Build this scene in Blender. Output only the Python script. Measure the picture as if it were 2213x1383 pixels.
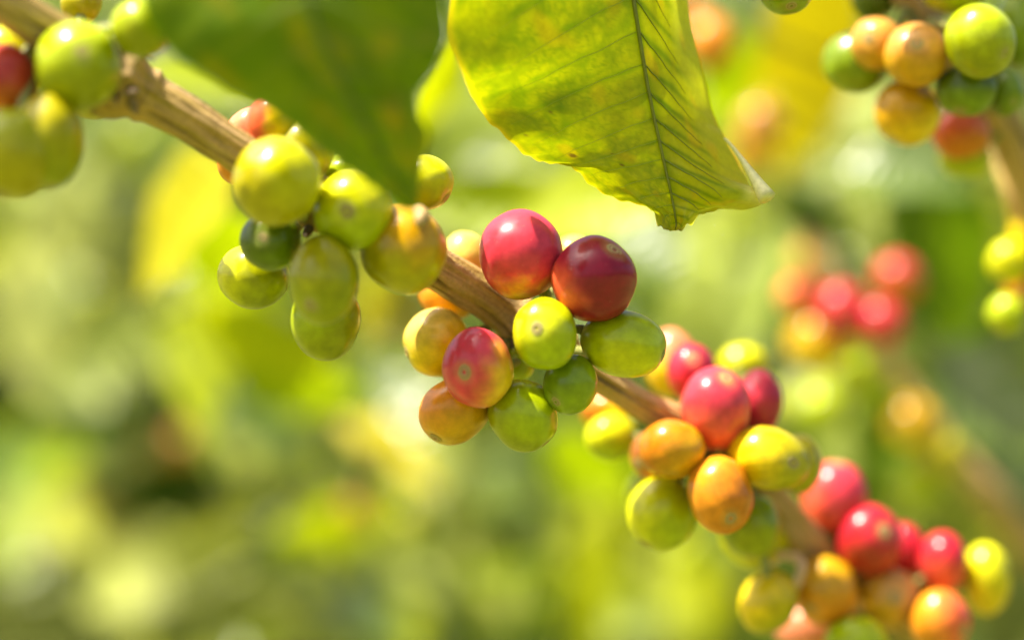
import bpy, math, random
import numpy as np
from mathutils import Vector, Matrix, noise

for o in list(bpy.data.objects):
    bpy.data.objects.remove(o)
SC = bpy.context.scene
COL = SC.collection
rnd = random.Random(11)

# ------------------------------------------------------------------ camera
W, H = 2213.0, 1383.0                 # size of the photograph, for pixel -> direction
LENS, SENSOR = 85.0, 36.0
CAM = Vector((0.0, 0.0, 1.30))
FOCUS = 0.488
cd = bpy.data.cameras.new('camera')
cam = bpy.data.objects.new('camera', cd)
COL.objects.link(cam)
cam.location = CAM
cam.rotation_euler = (math.radians(90), 0, 0)
cd.lens = LENS
cd.sensor_width = SENSOR
cd.clip_start = 0.01
cd.clip_end = 400
cd.dof.use_dof = True
cd.dof.focus_distance = FOCUS
cd.dof.aperture_fstop = 3.1
SC.camera = cam

# ------------------------------------------------------------------ light
SUN = Vector((-0.42, -0.07, 0.90)).normalized()      # towards the sun
world = bpy.data.worlds.new('World')
SC.world = world
world.use_nodes = True
nt = world.node_tree
sky = nt.nodes.new('ShaderNodeTexSky')
sky.sky_type = 'NISHITA'
sky.sun_disc = False
sky.sun_elevation = math.asin(SUN.z)
sky.sun_rotation = math.atan2(SUN.x, SUN.y)
sky.dust_density = 6.0
sky.air_density = 0.7
sky.ozone_density = 0.4
bg = nt.nodes['Background']
bg.inputs['Strength'].default_value = 0.095
nt.links.new(sky.outputs[0], bg.inputs['Color'])
sd = bpy.data.lights.new('sun', 'SUN')
sd.energy = 5.0
sd.angle = math.radians(0.55)
sd.color = (1.0, 0.91, 0.74)
sun = bpy.data.objects.new('sun', sd)
COL.objects.link(sun)
sun.rotation_euler = SUN.to_track_quat('Z', 'Y').to_euler()
sun.location = (0, 0, 6)

SC.view_settings.view_transform = 'Standard'
SC.view_settings.look = 'None'
SC.view_settings.gamma = 1.0
SC.view_settings.exposure = 1.53
SC.render.engine = 'CYCLES'
SC.cycles.use_denoising = True
SC.cycles.max_bounces = 10
SC.cycles.transmission_bounces = 8
SC.cycles.sample_clamp_indirect = 6.0


# ------------------------------------------------------------------ helpers
def at(px, py, d):
    """pixel of the photograph at depth d (metres along the view) -> world point"""
    k = SENSOR / LENS / W * d
    return Vector(((px - W / 2) * k, d, CAM.z - (py - H / 2) * k))


def psize(d):
    return SENSOR / LENS / W * d


def link(o, parent=None):
    COL.objects.link(o)
    if parent is not None:
        o.parent = parent
    return o


def mesh_obj(name, verts, faces, mat, parent=None, cols=None, uvs=None):
    me = bpy.data.meshes.new(name)
    me.from_pydata([tuple(v) for v in verts], [], faces)
    me.polygons.foreach_set('use_smooth', [True] * len(me.polygons))
    if cols is not None:
        a = me.color_attributes.new('Col', 'FLOAT_COLOR', 'POINT')
        flat = np.ones((len(verts), 4), dtype=np.float32)
        flat[:, :3] = np.asarray(cols, dtype=np.float32)
        a.data.foreach_set('color', flat.ravel())
    if uvs is not None:
        a = me.attributes.new('leafuv', 'FLOAT_VECTOR', 'POINT')
        a.data.foreach_set('vector', np.asarray(uvs, dtype=np.float32).ravel())
    me.materials.append(mat)
    me.update()
    return link(bpy.data.objects.new(name, me), parent)


def tag(o, label=None, cat=None, group=None, kind=None):
    if label: o['label'] = label
    if cat: o['category'] = cat
    if group: o['group'] = group
    if kind: o['kind'] = kind
    return o


def empty(name, loc):
    e = bpy.data.objects.new(name, None)
    e.empty_display_size = 0.01
    COL.objects.link(e)
    e.location = loc
    bpy.context.view_layer.update() if False else None
    return e


def under(o, root):
    """parent o to root, keeping o's coordinates as world coordinates"""
    o.parent = root
    M = Matrix.Translation(root.location)
    o.matrix_parent_inverse = M.inverted()
    return o


def catmull(pts, n):
    """pts: list of equal-length tuples -> n samples along a Catmull-Rom curve"""
    P = [np.array(p, dtype=float) for p in pts]
    P = [2 * P[0] - P[1]] + P + [2 * P[-1] - P[-2]]
    m = len(pts) - 1
    out = []
    for i in range(n):
        u = i / (n - 1) * m
        k = min(int(u), m - 1)
        t = u - k
        a, b, c, d = P[k], P[k + 1], P[k + 2], P[k + 3]
        out.append(0.5 * ((2 * b) + (-a + c) * t + (2 * a - 5 * b + 4 * c - d) * t * t
                          + (-a + 3 * b - 3 * c + d) * t ** 3))
    return out


def grid_faces(nr, nc, close=False):
    f = []
    for i in range(nr - 1):
        for j in range(nc if close else nc - 1):
            j2 = (j + 1) % nc
            f.append((i * nc + j, i * nc + j2, (i + 1) * nc + j2, (i + 1) * nc + j))
    return f


def tube(name, pts, radii, mat, parent=None, seg=8, col=None):
    """plain tapering tube through world points"""
    pts = [Vector(p) for p in pts]
    n = len(pts)
    vs = []
    up = Vector((0.13, 0.2, 1)).normalized()
    for i, p in enumerate(pts):
        d = (pts[min(i + 1, n - 1)] - pts[max(i - 1, 0)]).normalized()
        a = d.cross(up)
        if a.length < 1e-4: a = d.cross(Vector((1, 0, 0)))
        a.normalize(); b = d.cross(a)
        for s in range(seg):
            w = 2 * math.pi * s / seg
            vs.append(p + (a * math.cos(w) + b * math.sin(w)) * radii[i])
    fs = grid_faces(n, seg, True)
    fs.append(tuple(range(seg))[::-1]); fs.append(tuple(range((n - 1) * seg, n * seg)))
    return mesh_obj(name, vs, fs, mat, parent, cols=None if col is None else [col] * len(vs))


# ------------------------------------------------------------------ materials
def new_mat(name):
    m = bpy.data.materials.new(name)
    m.use_nodes = True
    n = m.node_tree
    return m, n, n.nodes['Principled BSDF'], n.nodes['Material Output']


def node(n, kind, **kw):
    x = n.nodes.new(kind)
    for k, v in kw.items():
        if hasattr(x, k): setattr(x, k, v)
        else: x.inputs[k].default_value = v
    return x


def mat_cherry():
    m, n, b, out = new_mat('cherry_skin')
    at_ = node(n, 'ShaderNodeAttribute', attribute_name='Col')
    tc = node(n, 'ShaderNodeTexCoord')
    # pale pores and faint blotches on the skin
    no = node(n, 'ShaderNodeTexNoise', Scale=420.0, Detail=4.0, Roughness=0.6)
    n.links.new(tc.outputs['Object'], no.inputs['Vector'])
    r = node(n, 'ShaderNodeMapRange'); r.inputs['From Min'].default_value = 0.3; r.inputs['From Max'].default_value = 0.75
    r.inputs['To Min'].default_value = 0.82; r.inputs['To Max'].default_value = 1.18
    n.links.new(no.outputs['Fac'], r.inputs['Value'])
    mul = node(n, 'ShaderNodeVectorMath', operation='SCALE')
    n.links.new(at_.outputs['Color'], mul.inputs[0]); n.links.new(r.outputs[0], mul.inputs['Scale'])
    vo = node(n, 'ShaderNodeTexVoronoi', Scale=900.0)
    n.links.new(tc.outputs['Object'], vo.inputs['Vector'])
    sp = node(n, 'ShaderNodeMapRange'); sp.inputs['From Min'].default_value = 0.10; sp.inputs['From Max'].default_value = 0.04
    n.links.new(vo.outputs['Distance'], sp.inputs['Value'])
    spk = node(n, 'ShaderNodeMath', operation='MULTIPLY'); spk.inputs[1].default_value = 0.3
    n.links.new(sp.outputs[0], spk.inputs[0])
    mx = node(n, 'ShaderNodeMix', data_type='RGBA')
    n.links.new(spk.outputs[0], mx.inputs['Factor']); n.links.new(mul.outputs[0], mx.inputs['A'])
    mx.inputs['B'].default_value = (0.62, 0.45, 0.22, 1)
    n3 = node(n, 'ShaderNodeTexNoise', Scale=210.0, Detail=6.0, Roughness=0.72)
    n.links.new(tc.outputs['Object'], n3.inputs['Vector'])
    bl = node(n, 'ShaderNodeMapRange'); bl.inputs['From Min'].default_value = 0.69; bl.inputs['From Max'].default_value = 0.74; bl.inputs['To Max'].default_value = 0.5
    n.links.new(n3.outputs['Fac'], bl.inputs['Value'])
    mb = node(n, 'ShaderNodeMix', data_type='RGBA')
    n.links.new(bl.outputs[0], mb.inputs['Factor']); n.links.new(mx.outputs['Result'], mb.inputs['A'])
    mb.inputs['B'].default_value = (0.30, 0.17, 0.05, 1)
    n.links.new(mb.outputs['Result'], b.inputs['Base Color'])
    b.inputs['Roughness'].default_value = 0.34
    ro = node(n, 'ShaderNodeMapRange'); ro.inputs['To Min'].default_value = 0.24; ro.inputs['To Max'].default_value = 0.36
    n.links.new(no.outputs['Fac'], ro.inputs['Value']); n.links.new(ro.outputs[0], b.inputs['Roughness'])
    b.inputs['Specular IOR Level'].default_value = 0.18
    b.inputs['Subsurface Weight'].default_value = 0.12
    b.inputs['Subsurface Radius'].default_value = (1.0, 0.55, 0.15)
    b.inputs['Subsurface Scale'].default_value = 0.0022
    b.inputs['Coat Weight'].default_value = 0.3
    b.inputs['Coat Roughness'].default_value = 0.14
    n2 = node(n, 'ShaderNodeTexNoise', Scale=150.0, Detail=3.0)
    n.links.new(tc.outputs['Object'], n2.inputs['Vector'])
    bu = node(n, 'ShaderNodeBump', Strength=0.12, Distance=0.0008)
    n.links.new(n2.outputs['Fac'], bu.inputs['Height']); n.links.new(bu.outputs[0], b.inputs['Normal'])
    return m


def mat_attr(name, rough, spec=0.4, bump=0.0, scale=600.0, sss=0.0):
    m, n, b, out = new_mat(name)
    a = node(n, 'ShaderNodeAttribute', attribute_name='Col')
    tc = node(n, 'ShaderNodeTexCoord')
    no = node(n, 'ShaderNodeTexNoise', Scale=scale, Detail=5.0, Roughness=0.65)
    n.links.new(tc.outputs['Object'], no.inputs['Vector'])
    r = node(n, 'ShaderNodeMapRange'); r.inputs['To Min'].default_value = 0.6; r.inputs['To Max'].default_value = 1.4
    n.links.new(no.outputs['Fac'], r.inputs['Value'])
    mul = node(n, 'ShaderNodeVectorMath', operation='SCALE')
    n.links.new(a.outputs['Color'], mul.inputs[0]); n.links.new(r.outputs[0], mul.inputs['Scale'])
    n.links.new(mul.outputs[0], b.inputs['Base Color'])
    b.inputs['Roughness'].default_value = rough
    b.inputs['Specular IOR Level'].default_value = spec
    if sss:
        b.inputs['Subsurface Weight'].default_value = sss
        b.inputs['Subsurface Scale'].default_value = 0.001
    if bump:
        bu = node(n, 'ShaderNodeBump', Strength=bump, Distance=0.0006)
        n.links.new(no.outputs['Fac'], bu.inputs['Height']); n.links.new(bu.outputs[0], b.inputs['Normal'])
    return m


def leaf_shader(m, n, b, out, color_socket, trans=0.45, rough=0.38, tint=(1.25, 1.2, 0.5), spec=0.5):
    """reflecting skin over light that comes through the blade"""
    n.links.new(color_socket, b.inputs['Base Color'])
    b.inputs['Roughness'].default_value = rough
    b.inputs['Specular IOR Level'].default_value = spec
    t = node(n, 'ShaderNodeBsdfTranslucent')
    tm = node(n, 'ShaderNodeVectorMath', operation='MULTIPLY')
    tm.inputs[1].default_value = tint
    n.links.new(color_socket, tm.inputs[0]); n.links.new(tm.outputs[0], t.inputs['Color'])
    mix = node(n, 'ShaderNodeMixShader'); mix.inputs[0].default_value = trans
    n.links.new(b.outputs[0], mix.inputs[1]); n.links.new(t.outputs[0], mix.inputs[2])
    n.links.new(mix.outputs[0], out.inputs['Surface'])


def mat_leaf(name, c0, c1, trans=0.45, rough=0.44, vary=0.25, spec=0.32):
    """blade colour between c0 and c1 by plant noise, side veins a little darker"""
    m, n, b, out = new_mat(name)
    uv = node(n, 'ShaderNodeAttribute', attribute_name='leafuv')
    oi = node(n, 'ShaderNodeObjectInfo')
    tc = node(n, 'ShaderNodeTexCoord')
    no = node(n, 'ShaderNodeTexNoise', Scale=35.0, Detail=3.0)
    n.links.new(tc.outputs['Object'], no.inputs['Vector'])
    ad = node(n, 'ShaderNodeMath', operation='ADD'); ad.use_clamp = True
    sc = node(n, 'ShaderNodeMapRange'); sc.inputs['From Min'].default_value = 0.3; sc.inputs['From Max'].default_value = 0.7
    n.links.new(no.outputs['Fac'], sc.inputs['Value'])
    rs = node(n, 'ShaderNodeMapRange'); rs.inputs['To Min'].default_value = -0.55; rs.inputs['To Max'].default_value = 0.55
    n.links.new(oi.outputs['Random'], rs.inputs['Value'])
    n.links.new(sc.outputs[0], ad.inputs[0]); n.links.new(rs.outputs[0], ad.inputs[1])
    mx = node(n, 'ShaderNodeMix', data_type='RGBA')
    mx.inputs['A'].default_value = (*c0, 1); mx.inputs['B'].default_value = (*c1, 1)
    n.links.new(ad.outputs[0], mx.inputs['Factor'])
    # side veins: stripes slanting away from the midrib
    sep = node(n, 'ShaderNodeSeparateXYZ'); n.links.new(uv.outputs['Vector'], sep.inputs[0])
    ab = node(n, 'ShaderNodeMath', operation='ABSOLUTE'); n.links.new(sep.outputs['X'], ab.inputs[0])
    mu = node(n, 'ShaderNodeMath', operation='MULTIPLY_ADD'); mu.inputs[1].default_value = -0.16
    n.links.new(ab.outputs[0], mu.inputs[0]); n.links.new(sep.outputs['Y'], mu.inputs[2])
    fr = node(n, 'ShaderNodeMath', operation='MULTIPLY'); fr.inputs[1].default_value = 58.0
    n.links.new(mu.outputs[0], fr.inputs[0])
    si = node(n, 'ShaderNodeMath', operation='SINE'); n.links.new(fr.outputs[0], si.inputs[0])
    vr = node(n, 'ShaderNodeMapRange'); vr.inputs['From Min'].default_value = 0.86; vr.inputs['From Max'].default_value = 1.0
    vr.inputs['To Min'].default_value = 1.0; vr.inputs['To Max'].default_value = 0.72
    n.links.new(si.outputs[0], vr.inputs['Value'])
    ml = node(n, 'ShaderNodeVectorMath', operation='SCALE')
    n.links.new(mx.outputs['Result'], ml.inputs[0]); n.links.new(vr.outputs[0], ml.inputs['Scale'])
    leaf_shader(m, n, b, out, ml.outputs[0], trans, rough, spec=spec)
    bu = node(n, 'ShaderNodeBump', Strength=0.15, Distance=0.002)
    n.links.new(si.outputs[0], bu.inputs['Height']); n.links.new(bu.outputs[0], b.inputs['Normal'])
    return m


def mat_blade():
    """blade whose pigment pattern is carried by the mesh"""
    m, n, b, out = new_mat('leaf_blade_pattern')
    a = node(n, 'ShaderNodeAttribute', attribute_name='Col')
    tc = node(n, 'ShaderNodeTexCoord')
    no = node(n, 'ShaderNodeTexNoise', Scale=900.0, Detail=4.0)
    n.links.new(tc.outputs['Object'], no.inputs['Vector'])
    r = node(n, 'ShaderNodeMapRange'); r.inputs['To Min'].default_value = 0.8; r.inputs['To Max'].default_value = 1.2
    n.links.new(no.outputs['Fac'], r.inputs['Value'])
    mul = node(n, 'ShaderNodeVectorMath', operation='SCALE')
    n.links.new(a.outputs['Color'], mul.inputs[0]); n.links.new(r.outputs[0], mul.inputs['Scale'])
    leaf_shader(m, n, b, out, mul.outputs[0], 0.5, 0.45, spec=0.22)
    bu = node(n, 'ShaderNodeBump', Strength=0.25, Distance=0.0006)
    n.links.new(no.outputs['Fac'], bu.inputs['Height']); n.links.new(bu.outputs[0], b.inputs['Normal'])
    return m


def mat_noise(name, c0, c1, scale, rough, bump=0.3, dist=0.002, stretch=(1, 1, 1)):
    m, n, b, out = new_mat(name)
    tc = node(n, 'ShaderNodeTexCoord')
    mp = node(n, 'ShaderNodeMapping'); mp.inputs['Scale'].default_value = stretch
    n.links.new(tc.outputs['Object'], mp.inputs[0])
    no = node(n, 'ShaderNodeTexNoise', Scale=scale, Detail=6.0, Roughness=0.65)
    n.links.new(mp.outputs[0], no.inputs['Vector'])
    mx = node(n, 'ShaderNodeMix', data_type='RGBA')
    mx.inputs['A'].default_value = (*c0, 1); mx.inputs['B'].default_value = (*c1, 1)
    r = node(n, 'ShaderNodeMapRange'); r.inputs['From Min'].default_value = 0.3; r.inputs['From Max'].default_value = 0.7
    n.links.new(no.outputs['Fac'], r.inputs['Value']); n.links.new(r.outputs[0], mx.inputs['Factor'])
    n.links.new(mx.outputs['Result'], b.inputs['Base Color'])
    b.inputs['Roughness'].default_value = rough
    bu = node(n, 'ShaderNodeBump', Strength=bump, Distance=dist)
    n.links.new(no.outputs['Fac'], bu.inputs['Height']); n.links.new(bu.outputs[0], b.inputs['Normal'])
    return m


M_CHERRY = mat_cherry()
M_BARK = mat_attr('twig_bark', 0.75, 0.25, 0.8, 1100.0)
M_STALK = mat_attr('cherry_stalk', 0.55, 0.4, 0.3, 700.0, 0.2)
M_SCAR = mat_attr('calyx_scar', 0.7, 0.3, 0.4, 1500.0)
M_BLADE = mat_blade()
M_RIB = mat_attr('leaf_rib', 0.5, 0.4, 0.1, 800.0)
M_LEAF = {
    'green': mat_leaf('leaf_green', (0.075, 0.155, 0.003), (0.20, 0.29, 0.004)),
    'dark': mat_leaf('leaf_dark_green', (0.022, 0.055, 0.004), (0.05, 0.10, 0.005), trans=0.3),
    'lime': mat_leaf('leaf_lime', (0.23, 0.33, 0.002), (0.38, 0.42, 0.003), trans=0.5, spec=0.25),
    'yellow': mat_leaf('leaf_yellow', (0.40, 0.39, 0.002), (0.56, 0.48, 0.002), trans=0.5, spec=0.2),
    'ochre': mat_leaf('leaf_ochre', (0.22, 0.205, 0.003), (0.30, 0.26, 0.004), trans=0.45, spec=0.25),
    'pale': mat_leaf('leaf_pale_green', (0.26, 0.34, 0.05), (0.40, 0.44, 0.09), trans=0.4),
    'shiny': mat_leaf('leaf_waxy', (0.07, 0.13, 0.015), (0.14, 0.20, 0.025), trans=0.3, rough=0.32, spec=0.7),
}
M_WOOD = mat_noise('shrub_wood', (0.10, 0.07, 0.045), (0.26, 0.19, 0.12), 60.0, 0.85, 0.6, 0.003, (1, 1, 0.25))
M_SHOOT = mat_noise('green_shoot', (0.09, 0.12, 0.012), (0.16, 0.18, 0.02), 80.0, 0.6, 0.2, 0.001)
M_GROUND = mat_noise('grassy_soil', (0.085, 0.105, 0.012), (0.15, 0.165, 0.022), 3.0, 0.95, 0.6, 0.03)
M_FAR = mat_leaf('far_foliage', (0.08, 0.14, 0.014), (0.22, 0.26, 0.035), trans=0.4)

# ------------------------------------------------------------------ setting
gv = [(-150, -60, 0), (150, -60, 0), (150, 240, 0), (-150, 240, 0)]
tag(mesh_obj('ground', gv, [(0, 1, 2, 3)], M_GROUND), kind='structure')


# ------------------------------------------------------------------ branches
def branch_path(ctrl, n):
    """ctrl: (px, py, depth, radius in px) -> world points and radii"""
    s = catmull(ctrl, n)
    return [at(a[0], a[1], a[2]) for a in s], [a[3] * psize(a[2]) for a in s]


def bark_tube(name, ctrl, parent, seed, n=220, seg=36, dark=0.5, knots=()):
    pts, rad = branch_path(ctrl, n)
    vs, cs = [], []
    view = Vector((0, 1, 0))
    L = 0.0
    tan = Vector((0.50, 0.315, 0.11)); olive = Vector((0.34, 0.24, 0.045)); brown = Vector((0.05, 0.032, 0.014))
    grey = Vector((0.42, 0.31, 0.16))
    knot_pts = [at(*k_) for k_ in knots]
    for i in range(n):
        swell = sum(0.26 * math.exp(-((pts[i] - kp).length / 0.0036) ** 2) + 0.16 * math.exp(-(((pts[i] - kp).length - 0.0068) / 0.0011) ** 2) for kp in knot_pts)
        d = (pts[min(i + 1, n - 1)] - pts[max(i - 1, 0)])
        if i: L += (pts[i] - pts[i - 1]).length
        d.normalize()
        a = d.cross(view).normalized(); b = d.cross(a).normalized()
        for s in range(seg):
            w = 2 * math.pi * s / seg
            q = Vector((math.cos(w) * 2.2, math.sin(w) * 2.2, L * 95.0 + seed * 17))
            gro = noise.noise(Vector((math.cos(w) * 3.4 + seed, math.sin(w) * 3.4, L * 28.0)))
            lump = noise.noise(Vector((math.cos(w) + seed, math.sin(w), L * 160.0)))
            fib = noise.noise(Vector((math.cos(w) * 8 + seed, math.sin(w) * 8, L * 110.0))) + 0.5 * noise.noise(Vector((math.cos(w) * 15, math.sin(w) * 15 + seed, L * 420.0)))
            rr = rad[i] * (1 + 0.11 * gro + 0.05 * lump + 0.045 * fib + 0.07 * math.cos(2 * w + 0.6) + swell * (1 + 0.5 * lump))
            # two long grooves, where the bark of the internode splits
            g1 = math.exp(-((((w - 1.95 - 0.35 * math.sin(L * 90 + seed)) + math.pi) % (2 * math.pi) - math.pi) / 0.13) ** 2)
            g2 = math.exp(-((((w - 4.35 - 0.3 * math.sin(L * 70 + seed * 2)) + math.pi) % (2 * math.pi) - math.pi) / 0.14) ** 2)
            gate = min(1.0, max(0.0, 0.5 + 1.6 * noise.noise(Vector((L * 60, seed * 3.1, 5)))))
            g = max(g1, g2) * gate
            rr *= 1 - 0.13 * g
            vs.append(pts[i] + (a * math.cos(w) + b * math.sin(w)) * rr)
            f = 0.5 + 0.5 * noise.noise(Vector((math.cos(w) * 4 + seed, math.sin(w) * 4, L * 45)))
            c = tan.lerp(grey, max(0, min(1, f * 1.5 - 0.35)))
            f2 = noise.noise(q * 1.3)
            c = c.lerp(olive, max(0, min(0.8, f2 * 1.6 + 0.15)))
            f3 = noise.noise(Vector((math.cos(w) * 7 + seed * 5, math.sin(w) * 7, L * 120)))
            c = c * (1.0 + 0.24 * fib)
            c = c.lerp(brown, max(0.0, min(0.92, max(g * 1.1, (f3 - 0.24) * 2.4 * dark))))
            cs.append(c)
    fs = grid_faces(n, seg, True)
    fs.append(tuple(range(seg))[::-1]); fs.append(tuple(range((n - 1) * seg, n * seg)))
    o = mesh_obj(name, vs, fs, M_BARK, None, cols=cs)
    under(o, parent)
    return pts, rad


# ------------------------------------------------------------------ cherries
C = {
    'lime': (0.35, 0.43, 0.002), 'limey': (0.52, 0.52, 0.002), 'olive': (0.26, 0.285, 0.001),
    'green': (0.145, 0.22, 0.004), 'dgreen': (0.085, 0.125, 0.004), 'mgreen': (0.22, 0.30, 0.004),
    'yellow': (0.70, 0.50, 0.003), 'yolive': (0.36, 0.32, 0.002), 'ochre': (0.52, 0.28, 0.004),
    'orange': (0.66, 0.24, 0.012), 'tan': (0.58, 0.27, 0.05), 'dorange': (0.50, 0.16, 0.006),
    'pink': (0.58, 0.04, 0.065), 'red': (0.48, 0.014, 0.028), 'coral': (0.68, 0.11, 0.04),
    'maroon': (0.22, 0.006, 0.020), 'plum': (0.36, 0.02, 0.045), 'brown': (0.28, 0.09, 0.010),
    'cream': (0.68, 0.50, 0.10), 'rose': (0.68, 0.22, 0.11), 'brick': (0.38, 0.035, 0.016),
}


def sstep(a, b, x):
    t = max(0.0, min(1.0, (x - a) / (b - a)))
    return t * t * (3 - 2 * t)


def cherry(parent, node_pts, px, py, rx, ry, d, col='lime', col2=None, dir2=(0, -1), thr=0.25, rot=0.0,
           navel=None, label=None, res=2, soft=0.55, stalk=True, depth_ratio=None, axis=None):
    """one coffee cherry: a rounded body, the scar of the flower at its free end, its short stalk"""
    c = at(px, py, d)
    k = psize(d) * 1.06
    seed = px * 0.37 + py * 0.11
    # free axis: through the visible scar, else away from the branch
    base = min(node_pts, key=lambda q: (q - c).length)
    if axis:
        a = Vector(axis).normalized()
    elif navel:
        ax, az = (navel[0] - px) / rx, -(navel[1] - py) / ry
        l = math.hypot(ax, az)
        if l > 0.985: ax, az, l = ax * 0.985 / l, az * 0.985 / l, 0.985
        a = Vector((ax, -math.sqrt(1 - l * l), az)).normalized()
    else:
        a = (c - base)
        if a.length < 1e-4: a = Vector((0, 1, 0))
        a.normalize()
        a = (a + Vector((0, 0.35, 0))).normalized()
    u = a.cross(Vector((0.31, 0.5, 0.77))).normalized()
    v = a.cross(u)
    ca, sa = math.cos(math.radians(rot)), math.sin(math.radians(rot))
    e1 = Vector((ca, 0, sa)); e3 = Vector((-sa, 0, ca)); e2 = Vector((0, 1, 0))
    rd = (min(rx, ry) * 0.6 + max(rx, ry) * 0.4) if depth_ratio is None else depth_ratio * rx

    def place(dr, s):
        return (e1 * (dr.dot(e1) * rx) + e2 * (dr.dot(e2) * rd) + e3 * (dr.dot(e3) * ry)) * (k * s)

    if res == 2:
        th = [0.0, .05, .10, .15, .19, .24, .30] + [0.30 + (math.pi - 0.30) * i / 26 for i in range(1, 26)] + [math.pi]
        seg = 40
    else:
        th = [0.0, .10, .2, .3] + [0.3 + (math.pi - 0.3) * i / 13 for i in range(1, 13)] + [math.pi]
        seg = 20
    A = Vector(C[col]); B = Vector(C[col2]) if col2 else A
    D2 = Vector((dir2[0], dir2[2] if len(dir2) > 2 else -0.35, dir2[1])).normalized()
    vs, cs = [], []
    for t in th:
        for s in range(seg):
            w = 2 * math.pi * s / seg
            dr = a * math.cos(t) + (u * math.cos(w) + v * math.sin(w)) * math.sin(t)
            s_ = 1.0 - 0.045 * math.exp(-(t / 0.26) ** 2) - 0.05 * math.exp(-((math.pi - t) / 0.3) ** 2)
            s_ += 0.05 * noise.noise(dr * 1.35 + Vector((seed, 0, 0)))
            s_ -= 0.010 * math.exp(-(math.sin(w * 1.0 + seed) / 0.12) ** 2) * math.sin(t)      # the seam between the beans
            vs.append(place(dr, s_))
            m = 0.0
            if col2:
                f = dr.dot(D2) + 0.28 * noise.noise(dr * 2.1 + Vector((seed, 3, 1))) + 0.08 * noise.noise(dr * 9 + Vector((0, seed, 1)))
                m = sstep(thr - soft, thr + soft, f)
            cc = A.lerp(B, m)
            g = 1.0 + 0.16 * noise.noise(dr * 2.7 + Vector((1, 5, seed)))
            streak = 0.06 * noise.noise(Vector((math.cos(w) * 6, math.sin(w) * 6, seed)))
            cc = cc * (g + streak)
            ring = math.exp(-((t - 0.25) / 0.08) ** 2)
            cc = cc.lerp(Vector((0.46, 0.44, 0.12)), 0.18 * ring)
            cs.append(cc)
    o = mesh_obj('cherry', vs, grid_faces(len(th), seg, True), M_CHERRY, None, cols=cs)
    o.location = c
    under(o, parent)
    if label: o['label'] = label
    # scar: a low ring round a dark pit
    prof = [(0.0, -0.055), (.035, -0.05), (.06, 0.004), (.09, 0.016), (.12, 0.004), (.145, -0.008), (.172, 0.004), (.20, -0.004), (.225, -0.02)]
    scs = [(0.10, .06, .025), (.10, .06, .025), (.28, .19, .08), (.46, .34, .17), (.30, .22, .09), (.20, .16, .05), (.40, .32, .13), (.36, .30, .10), (.3, .3, .06)]
    sv, sc_ = [], []
    sg = 20
    fresh = A.lerp(Vector((0.30, 0.24, 0.09)), 0.45)
    for (t, hgt), q in zip(prof, scs):
        for s in range(sg):
            w = 2 * math.pi * s / sg
            tt = t * 0.95 * (1 + 0.10 * noise.noise(Vector((math.cos(w) * 2, math.sin(w) * 2, seed))))
            dr = a * math.cos(tt) + (u * math.cos(w) + v * math.sin(w)) * math.sin(tt)
            s_ = 1.0 - 0.045 * math.exp(-(tt / 0.26) ** 2) + 0.012 + hgt * 0.9
            sv.append(place(dr, s_))
            sc_.append(Vector(q).lerp(fresh, 0.28))
    sc = mesh_obj('calyx_scar', sv, grid_faces(len(prof), sg, True), M_SCAR, o, cols=sc_)
    # stalk from the branch into the back of the cherry
    if stalk:
        b0 = place(-a, 0.93)
        bl = base - c
        mid = b0 - a * (0.0035) + (bl - b0) * 0.35
        p = [b0 + a * 0.001, b0 - a * 0.0018, mid, bl]
        cur = [Vector(x) for x in catmull([tuple(x) for x in p], 9)]
        tube('stalk', cur, [0.0013, 0.0012, 0.0010, 0.0009, 0.0009, 0.0009, 0.0010, 0.0011, 0.0012], M_STALK, o, 8, (0.22, 0.24, 0.06))
    return o


# ------------------------------------------------------------------ leaves
def leaf_mesh(name, length, width, bend=0.15, fold=0.18, wave=0.05, nr=18, nc=9, seed=0):
    vs, uv = [], []
    for i in range(nr):
        t = i / (nr - 1)
        w = (math.sin(math.pi * min(1, t ** 0.85)) ** 0.8) * (1 - 0.25 * t) if 0 < t < 1 else 0.0
        w *= 1.0 - 0.55 * sstep(0.80, 1.0, t)
        w = max(w, 0.004)
        for j in range(nc):
            s = -1 + 2 * j / (nc - 1)
            x = s * w * width / 2
            y = t * length
            z = -bend * length * (t ** 2) + abs(s) * w * width / 2 * fold
            z += wave * width * math.sin(t * 17 + seed + (1.2 if s > 0 else 0)) * abs(s) ** 1.5 * w * 0.5
            vs.append((x, y, z)); uv.append((s * w, t, 0))
    me = bpy.data.meshes.new(name)
    me.from_pydata(vs, [], grid_faces(nr, nc))
    me.polygons.foreach_set('use_smooth', [True] * len(me.polygons))
    a = me.attributes.new('leafuv', 'FLOAT_VECTOR', 'POINT')
    a.data.foreach_set('vector', np.asarray(uv, dtype=np.float32).ravel())
    return me


LEAF_SHAPES = {}


def leaf_variant(kind, i):
    if (kind, i) not in LEAF_SHAPES:
        r = random.Random(i * 7 + 3)
        me = leaf_mesh('coffee_leaf', 1.0, 0.42 + 0.10 * r.random(), 0.05 + 0.22 * r.random(), 0.10 + 0.3 * r.random(), 0.10, 18, 9, i)
        me.materials.append(M_LEAF[kind])
        LEAF_SHAPES[(kind, i)] = me
    return LEAF_SHAPES[(kind, i)]


MODES = {
    'glare': (-0.26, -0.72, 0.63),      # mirrors the sun towards the lens
    'sky': (0.15, -0.62, 0.77),         # mirrors bright sky
    'lit': (-0.62, -0.62, 0.48),        # sunlit face
    'back': (0.15, -0.72, -0.68),       # lit from above, seen from below
    'face': (0.05, -0.97, 0.22),
    'under': (0.25, -0.92, -0.30),
}


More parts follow.
